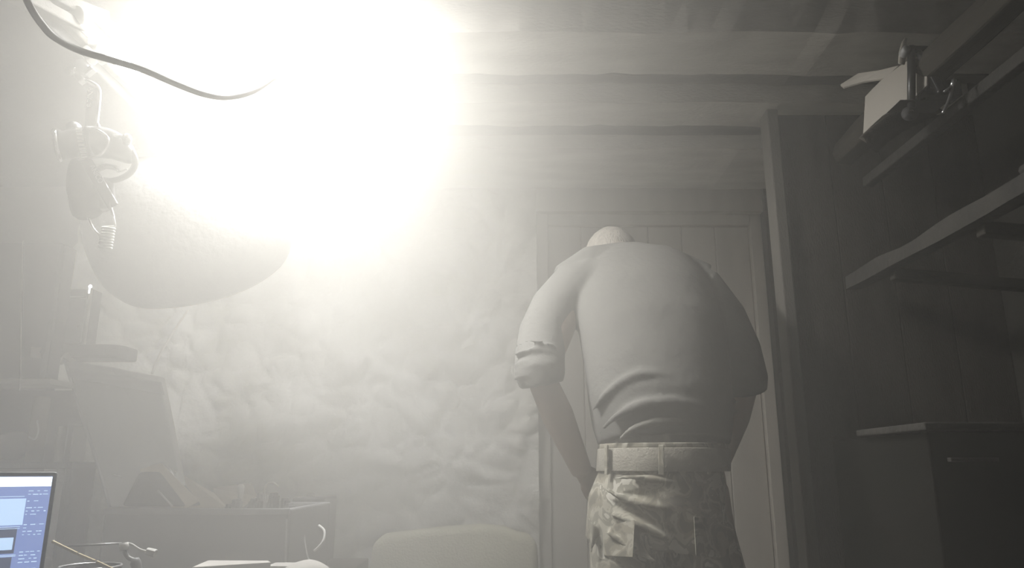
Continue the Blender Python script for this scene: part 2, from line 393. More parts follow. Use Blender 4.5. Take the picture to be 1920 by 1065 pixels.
# ridged barrel pointing left
ax=(h(112,272,-.01)-h(170,268,.01)).normalized(); o=h(170,268)
MB().lathe([(.030*1.0,-.012),(.032,0),(.032,.006),(.027,.008),(.027,.03),(.026,.045),(.028,.046),(.029,.058),(.024,.059),(.020,.050)],o,ax,40).build('barrel','grey',hs,smooth=True)
rg=thing  # ridges stay inside one part
rb=MB(); S_,U_=frame(ax)
for k in range(26):
    an=2*math.pi*k/26; d=S_*math.cos(an)+U_*math.sin(an)
    rb.bar(o+ax*.010+d*.0285,o+ax*.020+d*.0285,.004,.004,up=d)
rb.build('ridged_ring','white',hs)
MB().lathe([(.0295,0),(.0315,.002),(.0315,.006),(.0295,.008)],o+ax*.052,ax,36).build('front_rim','chrome',hs,smooth=True)
MB().ball(h(138,242,.01),.015).build('round_knob','silver',hs,smooth=True)
b=MB()
b.tube([h(160,268),h(178,266),h(200,268),h(222,276),h(240,292),h(248,305)],[.026,.031,.031,.026,.018,.007],20)
b.build('body','black',hs,smooth=True,sub=1)
MB().tube(smoothpath([h(150,242,-.022),h(178,242,-.03),h(200,256,-.033),h(202,272,-.034),h(185,292,-.032),h(145,300,-.02)],6),.0026,8).build('bright_hoop','chrome',hs,smooth=True)
MB().tube(smoothpath([h(183,232),h(192,248,-.01),h(215,255,-.02),h(234,256,-.02)],6),.003,8).build('wire_arm','silver',hs,smooth=True)
MB().ball(h(237,262,-.02),(.010,.010,.012)).build('screw_knob','chrome',hs,smooth=True)
MB().tube(smoothpath([h(244,275),h(254,300),h(246,322),h(222,336),h(196,338),h(178,325),h(196,312),h(222,316)],6),.0075,10,flat=.7).build('ear_loop','black',hs,smooth=True)
MB().tube(smoothpath([h(194,312,-.012),h(212,313,-.015),h(222,322,-.016),h(238,318,-.014)],6),.0018,8).build('thin_wire','chrome',hs,smooth=True)
b=MB(); b.tube([h(150,292),h(146,330),h(150,350),h(162,372),h(168,396),h(172,408)],[.018,.022,.026,.032,.034,.018],18,flat=.7); b.tube([h(190,330),h(196,372),h(200,398)],[.022,.022,.014],14,flat=.7)
b.build('lower_pad','blackmat',hs,smooth=True,sub=1)
MB().bar(h(160,298,-.026),h(213,388,-.026),.020,.005,up=(0,-1,0)).build('lower_band','black',hs,bevel=.002)
lettering('ANICO',h(168,312,-.034),h(192,356)-h(168,312),(1,0,.4),.013,hs,'grey')
MB().bar(h(205,378,-.03),h(212,404,-.03),.005,.004).build('bright_clip','chrome',hs)
cc=[]; 
for k in range(0,8*14+1):
    t=k/14; cc.append(h(204-3*t*.3+12*math.cos(2*math.pi*t), 424+t*5.2, .012*math.sin(2*math.pi*t)))
MB().tube([h(212,400),h(214,414)]+cc,.0022,8).build('coiled_cord','cable',hs,smooth=True)
MB().tube(smoothpath([h(165,408),h(176,430),h(192,446),h(206,456),h(200,466)],6),.0024,8).build('cord_tail','cable',hs,smooth=True)

# ================================================================== left rack, its shelves and goods
YR=1.85
def rect(p0,p1,y,yd,name,m,parent=None,bevel=.002,**k):
    a=at(*p0,y); b=at(*p1,y); return MB().box((a.x,y,a.z),(b.x,y+yd,b.z)).build(name,m,parent,bevel=bevel,**k)
rk=thing('wall_cabinet',at(50,600,YR),'black wall cabinet at the left edge with a white sticker on its front','cabinet')
q=at(94,600,YR).x; q2=at(108,715,YR).x; zt=at(50,455,YR).z; zb=at(50,712,YR).z
MB().box((XL+.01,YR+.02,zb),(q,YR+.07,zt)).build('body','blackmat',rk,bevel=.003)
MB().box((XL+.01,YR,zb+.004),(q-.002,YR+.02,zt)).build('door','black',rk,bevel=.003)
st=[(58,650),(78,652),(76,658),(73,660),(76,664),(77,672),(56,670)]
MB().prism([at(x,y,YR-.0015) for x,y in st],(0,.0015,0)).build('sticker','paper',rk)
MB().box((XL+.01,YR-.03,zb-.014),(q2,YR+.08,zb)).build('shelf_board','whitewood',rk,bevel=.002)
ww=MB().tube(smoothpath([at(43,452,YR-.035),at(42,500,YR-.035),at(40,600,YR-.036),at(39,690,YR-.036),at(37,732,YR-.036)],5),.0013,6).build('hanging_wire','white',smooth=True)
tag(ww,'thin pale wire hanging straight down over the black wall cabinet','wire')
# lower open shelf
z2=at(50,866,YR).z
ls=thing('lower_shelf',(XL+.3,YR,z2),'low open shelf under the black wall cabinet, behind the screen','shelf')
MB().box((XL+.01,YR-.03,z2-.016),(at(150,860,YR).x,YR+.12,z2)).build('shelf_board','darkwood',ls,bevel=.002)
for px in (4,):
    MB().box((XL+.03,YR,.752),(XL+.06,YR+.1,z2-.016)).build('upright','darkwood',ls); MB().box((at(140,860,YR).x-.02,YR,.752),(at(140,860,YR).x,YR+.1,z2-.016)).build('upright','darkwood',ls)
MB().box((XL+.011,YR+.11,z2),(at(112,800,YR).x,YR+.12,zb-.015)).build('back_panel','blackmat',ls)
c=at(72,800,YR+.05); r1=.019
rl=thing('paper_roll',(c.x,c.y,z2),'upright pale cardboard roll on the low shelf below the black cabinet','roll')
MB().lathe([(r1*.6,0),(r1,0),(r1,at(72,736,YR).z-z2-.006),(r1*.6,at(72,736,YR).z-z2-.006)],(c.x,c.y,z2),(0,0,1),28).build('tube','card',rl,smooth=True)
MB().tube(smoothpath([(c.x+.008,c.y-.021,z2+.10),(c.x+.016,c.y-.024,z2+.075),(c.x+.010,c.y-.022,z2+.055),(c.x-.006,c.y-.021,z2+.06)],5),.0022,6).build('label_tab','white',rl,smooth=True)
c=at(22,840,YR+.06); 
tag(MB().ball((c.x,c.y,z2+.045),(.05,.035,.036),20,12).jitter(.012,18).build('crumpled_cloth','paper',smooth=True,sub=1),'crumpled pale cloth on the low shelf at the left edge','cloth')
for i,(x0,x1,yt,mm,lb) in enumerate([(100,118,800,'paper','small pale carton standing left of the propped lid'),(120,127,794,'grey','narrow grey carton between two others left of the lid'),(129,141,799,'paper','pale upright carton touching the lid edge')]):
    a=at(x0,860,YR+.03); b=at(x1,yt,YR+.03)
    tag(MB().box((a.x,a.y,z2),(b.x,a.y+.06,b.z)).build('small_carton',mm,bevel=.002),lb,'carton','small cartons beside the lid')

# small rounded shelf with speaker
YS=2.02
sh=thing('rounded_shelf',at(170,656,YS),'black shelf with a rounded end sticking out above the propped lid','shelf')
a0=at(118,655,YS); b0=at(226,655,YS); zt2=at(170,645,YS).z; zb2=at(170,670,YS).z
pts=[(XL+.01,YS),(b0.x-.04,YS),(b0.x-.012,YS+.012),(b0.x,YS+.04),(b0.x,YS+.10),(XL+.01,YS+.10)]
MB().prism([(x,y,zb2) for x,y in pts],(0,0,zt2-zb2)).build('board','blackmat',sh,bevel=.006)
a=at(150,690,YS+.05); MB().box((XL+.01,YS+.04,zb2-.12),(XL+.03,YS+.09,zb2)).build('bracket','silver',sh)
spk=thing('shelf_speaker',(at(145,645,YS+.06).x,YS+.06,zt2),'small dark speaker with pale side edge standing on the rounded shelf','speaker')
a=at(116,540,YS+.03); b=at(172,540,YS+.03)
MB().box((a.x,YS+.04,zt2),(b.x,YS+.09,a.z)).build('cabinet','blackmat',spk,bevel=.004)
MB().box((a.x-.002,YS+.028,zt2),(a.x+.009,YS+.04,a.z)).box((b.x-.006,YS+.028,zt2),(b.x,YS+.04,a.z)).build('side_edge','whitewood',spk,bevel=.001)
MB().box((a.x+.012,YS+.030,zt2+.008),(b.x-.010,YS+.041,a.z-.03)).build('grille','black',spk,bevel=.003)
MB().box((a.x+.02,YS+.03,a.z-.028),(b.x-.016,YS+.041,a.z-.024)).build('trim_line','silver',spk)
MB().ball(at(147,612,YS+.028),(.006,.003,.004)).build('badge','chrome',spk,smooth=True)
l=at(169,540,YS+.03)
MB().ball((l.x,l.y,l.z+.004),(.005,.005,.006)).bar((l.x,l.y,l.z-.016),(l.x,l.y,l.z),.005,.005).build('indicator_light','led',spk,smooth=True)
c=at(147,643,YS+.0)
tag(MB().lathe([(.006,0),(.007,.004),(.003,.008)],(c.x,YS+.015,zt2),(0,0,1)).build('steel_bead','chrome',smooth=True),'tiny shiny steel bead on the rounded shelf in front of the speaker','bead')

# ================================================================== desk and the open case
desk=thing('desk',(-1.1,1.2,0),'dark desk along the left wall carrying the screen and the open case','desk')
MB().box((XL+.01,.40,.72),(-.42,2.32,.75)).build('desk_top','darkwood',desk,bevel=.004)
for x in (XL+.06,-.50):
    for y in (.46,2.24): MB().box((x,y,0),(x+.05,y+.05,.72)).build('leg','darkwood',desk,bevel=.003)
YC=1.72
cs=thing('open_case',at(400,1000,YC+.2),'dark case on the desk with its big grey lid standing open','case')
xl=at(196,960,YC).x; xr=at(541,960,YC).x; zc=at(400,955,YC).z
MB().box((xl,YC,.751),(xr,YC+.02,zc)).box((xl,YC+.38,.751),(xr,YC+.40,zc)).box((xl,YC+.02,.751),(xl+.02,YC+.38,zc)).box((xr-.02,YC+.02,.751),(xr,YC+.38,zc)).box((xl+.02,YC+.02,.751),(xr-.02,YC+.38,.80)).build('case_body','casegrey',cs,bevel=.004)
MB().box((xl-.002,YC-.004,zc-.012),(xr+.002,YC+.004,zc+.002)).build('rim','grey',cs,bevel=.001)
MB().tube([(xr-.002,YC-.003,zc-.02),(xr+.003,YC-.003,.755)],.002,6).build('corner_trim','silver',cs)
# lid: leans back from the left side of the case
lidp=[at(121,674,1.98),at(210,688,1.98),at(299,706,1.98),at(318,800,1.93),at(336,900,1.88),at(345,948,1.85),at(206,952,1.80),at(180,860,1.86),at(150,770,1.92)]
MB().prism(lidp,(0,.035,.0)).build('lid','lid',cs,bevel=.004)
MB().tube([at(206,950,1.795),at(180,860,1.855),at(150,770,1.915),at(121,676,1.975)],.0035,8).build('lid_edge','silver',cs,smooth=True)
MB().prism([at(124,690,1.965),at(300,716,1.965),at(306,740,1.945),at(131,708,1.945)],(0,.008,0)).build('lid_band','grey',cs)
MB().bar(at(112,682,1.97),at(128,662,1.99),.012,.012).bar(at(120,668,1.97),at(140,680,1.99),.014,.012).build('lid_latch','whitewood',cs,bevel=.003)
# things lying in the case
tag(MB().prism([at(225,950,1.78),at(262,884,1.80),at(292,884,1.82),at(345,950,1.78)],(0,.12,0)).jitter(.006,14).build('folded_bag','cloth_dark',bevel=.006),'dark pointed fabric bag lying in the open case','bag')
cd_=[(( 292,893),(418,950),(330,945),(270,890),'card','big cardboard sheet leaning in the open case'),
     ((385,915),(470,925),(440,952),(350,948),'card','second cardboard sheet right of the big one in the case')]
tag(MB().prism([at(262,880,1.83),at(300,868,1.86),at(372,940,1.82),at(350,952,1.79),at(322,952,1.78)],(0,.006,0)).build('cardboard_sheet','card'),'tall narrow cardboard sheet leaning against the lid in the case','cardboard')
tag(MB().prism([at(300,905,1.90),at(345,893,1.92),at(400,925,1.92),at(425,952,1.88),at(345,952,1.86)],(0,.006,0)).build('cardboard_sheet','card'),'wide cardboard sheet lying right of the narrow one in the case','cardboard')
tag(MB().prism([at(405,950,1.98),at(400,915,2.0),at(470,906,2.02),at(480,930,2.02),at(455,952,1.98)],(0,.006,0)).build('cardboard_sheet','card'),'yellowish cardboard flap behind the others, furthest right in the case','cardboard')
wr=smoothpath([at(275,880,1.88),at(300,872,1.88),at(318,885,1.87),at(326,905,1.87),at(312,912,1.86),at(298,900,1.86),at(285,890,1.87)],5)
tag(MB().tube(wr,.006,8).jitter(.004,30).build('metal_fitting','chrome',smooth=True),'shiny curled metal fitting lying on the cardboard before the lid','fitting')
tag(MB().tube([at(322,925,1.84),at(352,923,1.84)],.004,8).build('marker_pen','black',smooth=True),'short black pen on the cardboard in the case','pen')
tag(MB().tube([at(212,889,1.82),at(228,894,1.82)],.002,8).build('steel_pin','chrome',smooth=True),'small bright pin in front of the lower lid','pin')
tag(MB().tube([at(296,920,1.78),at(323,949,1.77)],.0022,8).build('steel_rod','silver',smooth=True),'thin bright steel rod sloping down to the case rim','rod')
for i,(px,py,r,lb) in enumerate([(330,884,.004,'bright bolt tip in front of the right edge of the lid'),(299,893,.004,'shiny bolt left of the curled fitting tip'),(322,901,.005,'larger shiny bolt under the curled fitting')]):
    tag(MB().lathe([(r,-r),(r,r),(r*.5,r*1.6)],at(px,py,1.85),(.3,-1,.4),8).build('loose_bolt','chrome'),lb,'bolt','loose bolts on the cardboard')
# clutter along the right of the case
R.seed(3)
heap=[('black','blackmat','lowest'),('silver','silver','narrow'),('grey','grey','tilted'),('black','black','squat'),('brown','darkwood','wide'),('grey','grey','tall'),('black','blackmat','tall'),('silver','silver','shiny'),('black','black','blocky'),('grey','grey','flat')]
spot=['at the left end of the heap in the case','second from the left end of the heap','just left of the white nozzle','just right of the white nozzle','fifth from the left in the heap','left of the hooked wire','directly under the hooked wire','just right of the hooked wire','second from the right end of the heap','at the right end of the heap, near the control box']
for i,(col_,mm,shp) in enumerate(heap):
    px=432+i*12.4; w_={'wide':.012,'narrow':.006,'squat':.009}.get(shp,.0085); hh={'tall':.034,'lowest':.008,'flat':.010}.get(shp,.020)
    p=at(px,950,1.86+.02*(i%3))
    o=MB().box((-w_,-.012,0),(w_,.012,hh+.06)).box((-w_*.5,-.016,.03),(w_*.4,.012,hh+.066)).build('small_part',mm,bevel=.002)
    o.location=(p.x,p.y,zc-.068); o.rotation_euler=(0,math.radians([0,3,-14,5,0,-4,6,0,3,0][i]),R.uniform(-.3,.3))
    tag(o,'small '+col_+' '+shp+' electronic part '+spot[i],'part','small parts heaped in the case')
tag(MB().lathe([(.005,0),(.006,.004),(.006,.012),(.008,.014),(.008,.03),(.003,.034)],at(450,935,1.86),(0,0,1),14).build('glue_nozzle','white',smooth=True),'little white nozzle standing up out of the small parts','nozzle')
tag(MB().tube(smoothpath([at(499,942,1.9),at(496,920,1.9),at(501,908,1.9),at(512,905,1.9),at(522,912,1.9)],5),.002,6).build('bent_wire','cable',smooth=True),'thin dark wire bent to a hook above the small parts','wire')
a=at(548,928,2.14); b=at(604,1000,2.14)
bx=thing('control_box',(a.x,1.9,.75),'dark control box behind the right end of the case','box')
MB().box((a.x,2.14,.751),(b.x,2.30,a.z-.006)).build('housing','black',bx,bevel=.006)
for px,py in ((560,974),(575,974)): MB().lathe([(.006,0),(.005,.008)],at(px,py,2.14),(0,-1,0),14).build('knob','chrome',bx,smooth=True)
MB().lathe([(.012,0),(.010,.01)],(a.x+.03,2.22,a.z-.007),(0,0,1)).build('dial','blackmat',bx,smooth=True)
cz=smoothpath([at(598,985,1.88),at(608,995,1.87),at(607,1012,1.86),at(598,1025,1.86),at(590,1032,1.87)],6)
tag(MB().tube(cz,.003,8).build('power_lead','white',smooth=True),'curved white lead hanging beside the dark control box','cable')
tag(MB().tube(smoothpath([at(570,1000,1.87),at(573,1025,1.86),at(580,1050,1.86),at(600,1062,1.86)],5),.002,8).build('thin_lead','cable',smooth=True),'thin grey lead below the knobs of the control box','cable')

# ================================================================== foreground: screen, stick, plug, papers
mon=thing('computer_monitor',at(20,1000,.78),'bright bluish computer screen cut off by the lower left corner','monitor')
TR=at(99,893,.74); BR=at(80,1110,.70); TLd=Vector((-1,-.8,0))
ux=TLd.normalized(); vy=Vector((0,0.03,-1)); vy=(vy-ux*vy.dot(ux)).normalized(); nn=ux.cross(vy).normalized()
if nn.y>0: nn=-nn
W_,H_=.40,.215
def scr(a,b,c,d,dn): return [TR+ux*x+vy*y+nn*dn for x,y in ((a,b),(c,b),(c,d),(a,d))]
MB().prism(scr(-.004,-.004,W_+.004,H_+.012,-.016),nn*.0155).build('bezel','black',mon,bevel=.002)
sg=MB().quadfaces(scr(0,0,W_,H_,.0004),[(0,1,2,3)]).build('screen',glow('screen_base',(.30,.42,.85),.8),mon)
KX,KY=.00044,.00054
BL=glow('screen_white',(.85,.93,1.0),2.6); LB=glow('screen_light',(.55,.75,1.0),1.3); DB=glow('screen_dark',(.22,.27,.45),.35); TX=glow('screen_text',(.6,.78,1.0),1.4)
def pn(x0,y0,x1,y1,m,name,dn=.0008):
    return MB().quadfaces(scr((99-x1)*KX,(y0-893)*KY,(99-x0)*KX,(y1-893)*KY,dn),[(0,1,2,3)]).build(name,m,mon)
pn(-300,894,98.5,910,BL,'title_bar')
pn(8,930,56,974,LB,'picture_window'); pn(-300,925,0,980,LB,'picture_window')
pn(8,994,44,1014,LB,'picture_window',.0012); pn(-300,978,48,1020,DB,'dark_window'); pn(-300,1026,46,1120,DB,'dark_window'); 
tx=MB(); R.seed(5)
for r_ in range(26):
    y=917+r_*5.6; x=58
    if r_ in (4,9,16): continue
    while x<92 and R.random()<.85:
        l=R.uniform(3,11); q=scr((99-min(x+l,95))*KX,(y-893)*KY,(99-x)*KX,(y-893+R.choice([1,1.4]))*KY,.0012); tx.quadfaces(q,[(0,1,2,3)]); x+=l+R.uniform(1,8)
for y in (926,976,979,1022,1024): q=scr((99-52)*KX,(y-893)*KY,(99+40)*KX,(y-893+.9)*KY,.0016); tx.quadfaces(q,[(0,1,2,3)])
tx.build('screen_text',TX,mon)
pn(56,1062,82,1068,BL,'status_bar')
c=TR+ux*W_*.5+vy*(H_+.012)
MB().bar(c-nn*.02-vy*.05,Vector((c.x,c.y+.03,.752)),.05,.012).build('stand','black',mon,bevel=.003)
MB().box((c.x-.1,c.y-.06,.751),(c.x+.1,c.y+.10,.760)).build('foot','black',mon,bevel=.003)

st=thing('folding_ruler',at(150,1035,1.0),'thin yellowish segmented stick pointing up beside the screen','ruler')
pa=[(98,1015),(145,1038),(147,1039),(178,1052),(181,1053),(260,1090)]
for i in range(0,6,2):
    MB().bar(at(*pa[i],.98),at(*pa[i+1],.98),.0035,.003).build('segment','yellow',st,bevel=.0006)
cp=thing('cup',at(190,1075,1.0),'dark mug whose pale rim shows at the bottom edge beside the screen','cup')
rc=at(170,1062,1.0)
MB().lathe([(.030,.75-rc.z+.001),(.034,.76-rc.z),(.036,-.004),(.034,0),(.032,-.004),(.03,.765-rc.z)],rc,(0,0,1),32).build('mug_body','black',cp,smooth=True)
MB().tube([rc+Vector((.035*math.cos(t/24*2*math.pi),.035*math.sin(t/24*2*math.pi),0)) for t in range(24)],.0016,6,closed=True).build('rim','silver',cp,smooth=True)
ml=thing('desk_bracket',at(232,1040,1.1),'small clear plastic bracket with a thin rail on the desk near the screen','bracket')
MB().tube([at(120,1024,1.1),at(228,1019,1.1)],.0016,6).build('thin_rail','silver',ml,smooth=True)
MB().tube([at(232,1018,1.1),at(233,1032,1.1)],.006,12).build('cap','white',ml,smooth=True)
MB().tube(smoothpath([at(233,1032,1.1),at(240,1045,1.1),at(252,1052,1.1),at(257,1068,1.1),at(257,1100,1.1)],4),[.003]*8+[.007]*9,10).build('neck','grey',ml,smooth=True)
pl=thing('plug_lead',at(265,1030,1.12),'thin lead ending in a white plug, above the desk beside the clear bracket','cable')
MB().tube(smoothpath([at(238,1018,1.12),at(248,1021,1.12),at(262,1030,1.12),at(276,1034,1.12)],5),.0015,6).build('wire','white',pl,smooth=True)
MB().tube([at(275,1033,1.12),at(292,1038,1.12)],[.005,.0058],10).build('plug','white',pl,bevel=.001)
def sheet(pts,y,dz,label,m='paper'):
    # a pad standing on the desk: top face at the given outline
    P_=[Vector(p) for p in pts]
    o=MB().prism([(p.x,p.y,p.z) for p in P_],(0,0,dz)).build('paper_stack',m,bevel=.001); tag(o,label,'paper','paper stacks on the desk')
zp=at(420,1058,1.45).z
sheet([atz(360,1063,zp),atz(508,1054,zp),atz(503,1051,zp),atz(390,1050.5,zp)],0,-(zp-.751),'pale paper stack with a pointed corner, left one at the bottom edge')
a=at(500,1061,1.62); sheet([(a.x,1.62,a.z),(a.x+.05,1.62,a.z),(a.x+.05,1.68,a.z),(a.x,1.68,a.z)],0,-(a.z-.751),'small pale paper stack at the bottom edge, right of the pointed one')
tag(MB().ball(at(560,1062,1.62)+Vector((.02,0,-.02)),(.06,.04,.03)).jitter(.01,15).build('crumpled_paper','paper',smooth=True,sub=1),'crumpled pale paper at the bottom edge below the control box','paper')
# thin leaning cable in front of the wall
tag(MB().tube(smoothpath([at(352,582,2.7),at(330,615,2.66),at(300,665,2.6),at(285,700,2.55)],5),.004,8).build('wall_cable','grey',smooth=True),'faint cable hanging from the canvas bundle down behind the lid','cable')

# ================================================================== armchair
YA=2.42
ac=thing('armchair',at(850,1065,YA+.3),'low olive armchair seen from behind in front of the rubble wall','armchair')
ol2=[(688,1120),(694,1060),(700,1018),(716,1004),(760,996),(830,990),(900,986),(945,990),(968,1000),(990,1004),(1006,1020),(1010,1060),(1012,1120)]
f1=[at(px,py,YA) for px,py in ol2]; zb_=.30
f1=[Vector((f1[0].x,YA,zb_))]+f1+[Vector((f1[-1].x,YA,zb_))]
c=Vector((sum(p.x for p in f1)/len(f1),YA,.6))
rs=[[c+(p-c)*.95+Vector((0,-.02,0)) for p in f1],f1,[p+Vector((0,.10,0)) for p in f1],[c+(p-c)*.94+Vector((0,.13,0)) for p in f1]]
MB().rings(rs).jitter(.006,6).build('backrest','chairf',ac,bevel=.01,smooth=True)
xa,xb=f1[0].x,f1[-1].x
MB().box((xa+.06,YA+.12,.28),(xb-.06,YA+.50,.42)).build('seat','chairf',ac,bevel=.03)
for x in (xa,xb-.07): MB().box((x,YA+.10,.14),(x+.07,YA+.50,.58)).build('armrest','chairf',ac,bevel=.02)
for x in (xa+.01,xb-.05):
    for y in (YA+.01,YA+.45): MB().box((x,y,0),(x+.04,y+.04,.30 if y<YA+.1 else .15)).build('leg','darkwood',ac)

# ================================================================== right side
tm=MB()
for z,hh in ((1.93,.10),):
    b=MB().rings([[Vector((1.0+dx,y,1.93+dz))+Vector(noise.noise_vector((y*5,dx*9,dz*9)))*.008 for dx,dz in ((-.025,-.035),(.025,-.04),(.035,0),(.025,.04),(-.025,.035),(-.035,0))] for y in [.4+i*.085 for i in range(21)]])
    o=b.build('ceiling_timber','timber',smooth=False,bevel=.006)
    tag(o,'thick rough timber running away under the ceiling at top right, holding the clamp lamp','timber')
MB_=MB().bar((1.075,.4,1.83),(1.075,2.12,1.845),.028,.03).jitter(.004,8).build('conduit_batten','railwood',bevel=.003)
tag(MB_,'slim pale batten running parallel below the thick timber at upper right','batten')
hr=thing('wall_rail',(1.0,1.7,1.52),'rough wooden rail sloping across the dark right wall at mid height','rail')
b=MB().rings([[Vector((.99+dx,y,1.527+dz))+Vector(noise.noise_vector((y*6,dx*20,dz*20)))*.007 for dx,dz in ((-.02,-.018),(.02,-.02),(.02,.018),(-.02,.02))] for y in [.9+i*.06 for i in range(21)]])
b.build('rail','railwood',hr)
for y in (1.15,1.52,1.9): MB().bar((1.0,y,1.50),(XR,y,1.46),.03,.03).build('bracket','timber',hr,bevel=.003)
MB().ball((1.0,1.32,1.56),(.03,.03,.02)).jitter(.01,20).build('knot','railwood',hr,smooth=True)
sb=thing('side_cabinet',(1.22,1.75,0),'low dark cabinet against the right wall with a pale board on top','cabinet')
zt3=at(1800,808,1.6).z; xc=at(1742,850,1.62).x
MB().box((xc,1.62,0),(XR-.01,2.10,zt3)).build('body','dimblack',sb,bevel=.004)
a=at(1780,858,1.61); b=at(1872,866,1.61)
MB().box((a.x,1.605,b.z),(b.x,1.62,a.z)).build('drawer_strip','railwood',sb,bevel=.002)
a=at(1734,796,1.58); 
tag(MB().box((a.x,1.58,zt3+.001),(XR-.02,1.9,zt3+.017)).jitter(.002,7).build('loose_board','railwood',bevel=.003),'pale board lying on the low dark cabinet at lower right','board')

DL=1.62
def L(px,py,dy=0): return at(px,py,DL+dy)
cl=thing('clamp_lamp',L(1740,190,.02),'white-shaded work lamp clamped to the thick timber at top right, switched off','lamp')
LT=lambda px,py: L(px,py,.12-(px-1618)*.0013)
MB().prism([LT(px,py) for px,py in [(1618,252),(1622,181),(1650,152),(1686,124),(1704,112),(1738,122),(1738,160),(1716,182),(1690,195),(1655,217),(1632,238)]],(.008,.008,.002)).build('shade_panel','shade',cl,bevel=.001)
MB().prism([LT(px,py) for px,py in [(1576,158),(1609,137),(1650,131),(1686,122),(1660,146),(1620,152),(1582,163)]],(.003,.007,-.002)).build('side_flap','shade',cl,bevel=.001)
MB().tube([L(1690,120,-.004),L(1693,100,-.004),L(1695,80,-.004),L(1699,72,-.004)],[.008,.010,.006,.003],10,flat=.4).build('shade_fin','shade',cl,smooth=True)
rr=[]
for t,(px,py) in enumerate([(1618,256),(1640,236),(1665,218),(1695,202),(1720,190),(1740,180)]):
    a=L(px,py,.004); d=L(px+26,py+30,.12)
    rr.append([a,a*.6+d*.4+Vector((0,0,-.012)),d,d+Vector((.01,.01,.01)),a+Vector((.004,.03,.01))])
MB().rings(rr).build('reflector_body','darkwood',cl,smooth=True)
MB().tube([L(1709,88,-.02),L(1709,202,-.02)],.0092,14).build('post','black',cl,smooth=True)
MB().lathe([(.0085,-.012),(.0105,-.010),(.0105,.01),(.0075,.012)],L(1697,97,-.03),(0,-1,.2),20).build('pivot_knob','grey',cl,smooth=True)
MB().box(L(1701,84,-.03)-Vector((0,0,0)),L(1730,104,.0)).build('top_joint','blackmat',cl,bevel=.006)
MB().tube([L(1722,98,-.03),L(1740,128,-.03)],.008,12).build('strut','blackmat',cl,smooth=True)
MB().tube([L(1738,127,-.03),L(1749,143,-.03)],.0068,12).build('chrome_sleeve','chrome',cl,smooth=True)
MB().bar(L(1746,140,-.03),L(1765,175,-.03),.02,.02).build('lower_strut','blackmat',cl,bevel=.004)
MB().box(L(1688,187,-.035),L(1752,212,.03)).box(L(1742,150,-.02),L(1782,196,.03)).build('clamp_block','blackmat',cl,bevel=.006)
MB().ball(L(1706,213,-.03),(.019,.016,.017)).build('ball_joint','blackmat',cl,smooth=True)
MB().lathe([(.0048,0),(.0048,.008),(.002,.009)],L(1706,211,-.046),(0,-1,0),6).build('screw','chrome',cl)
MB().lathe([(.003,0),(.003,.006)],L(1759,172,-.05),(0,-1,0),8).build('small_screw','chrome',cl)
MB().tube(smoothpath([L(1789,153,-.07),L(1785,168,-.07),L(1779,188,-.07),L(1768,212,-.07)],4),.0036,10).tube([L(1789,150,-.07),L(1786,161,-.07)],.0055,10).build('clamp_lever','silver',cl,smooth=True)
MB().tube([L(1770,172,-.07),L(1784,162,-.07)],.0028,8).build('lever_rod','silver',cl,smooth=True)
MB().bar(L(1775,175,.02),(1.0,1.665,1.875),.03,.03).build('jaw','blackmat',cl,bevel=.003)

# ================================================================== the person, seen from behind, bending forward
pr=thing('person',(.36,1.95,0),'person seen from behind bending forward, pale long-sleeved shirt, camouflage trousers, canvas belt','person')
def P(px,py,y): return at(px,py,y)
def grow(name,tubes,m,vox,sm=4,ridges=(),parent=pr):
    b=MB()
    for pts,r,kw in tubes: b.tube(pts,r,40,**kw)
    for pts,r in ridges: b.tube(pts,r,8)
    o=b.build(name,m,parent); return remesh(o,vox,sm)
neck=P(1150,478,2.16); head=P(1147,494,2.24)
UP=(0,-1,0)
# skeleton points
pel=P(1245,900,1.93); chest=P(1195,600,2.03); shl=P(1070,545,2.07); shr=P(1330,560,2.10)
ell=P(1014,706,1.93); wrl=P(1092,886,2.00); elr=P(1395,720,2.02); wrr=P(1350,870,2.22)
hpl=Vector((.285,1.93,.92)); hpr=Vector((.455,1.94,.92)); knl=Vector((.28,1.90,.50)); knr=Vector((.53,1.98,.50)); anl=Vector((.28,1.95,.09)); anr=Vector((.54,2.02,.09))
bt=[([P(1245,980,1.95),P(1245,900,1.95),P(1235,800,1.96),P(1215,700,1.99),P(1200,600,2.04),P(1190,530,2.10),P(1165,490,2.16)],[(.15,.10),(.155,.105),(.14,.095),(.15,.10),(.17,.105),(.165,.09),(.07,.06)],{}),
    ([P(1185,525,2.10),P(1160,485,2.16),head],[.06,.055,.05],{}),
    ([shl+Vector((.06,0,.01)),shl,(shl+ell)/2,ell,(ell*.6+wrl*.4),wrl],[.055,.052,.046,.040,.042,.027],{}),
    ([shr-Vector((.06,0,-.01)),shr,(shr+elr)/2,elr,(elr*.6+wrr*.4),wrr],[.055,.052,.046,.040,.042,.027],{}),
    ([hpl+Vector((0,0,.04)),hpl,(hpl+knl)/2,knl,knl*.65+anl*.35,anl,anl-Vector((0,0,.04))],[.085,.088,.075,.055,.056,.038,.036],{}),
    ([hpr+Vector((0,0,.04)),hpr,(hpr+knr)/2,knr,knr*.65+anr*.35,anr,anr-Vector((0,0,.04))],[.085,.088,.075,.055,.056,.038,.036],{})]
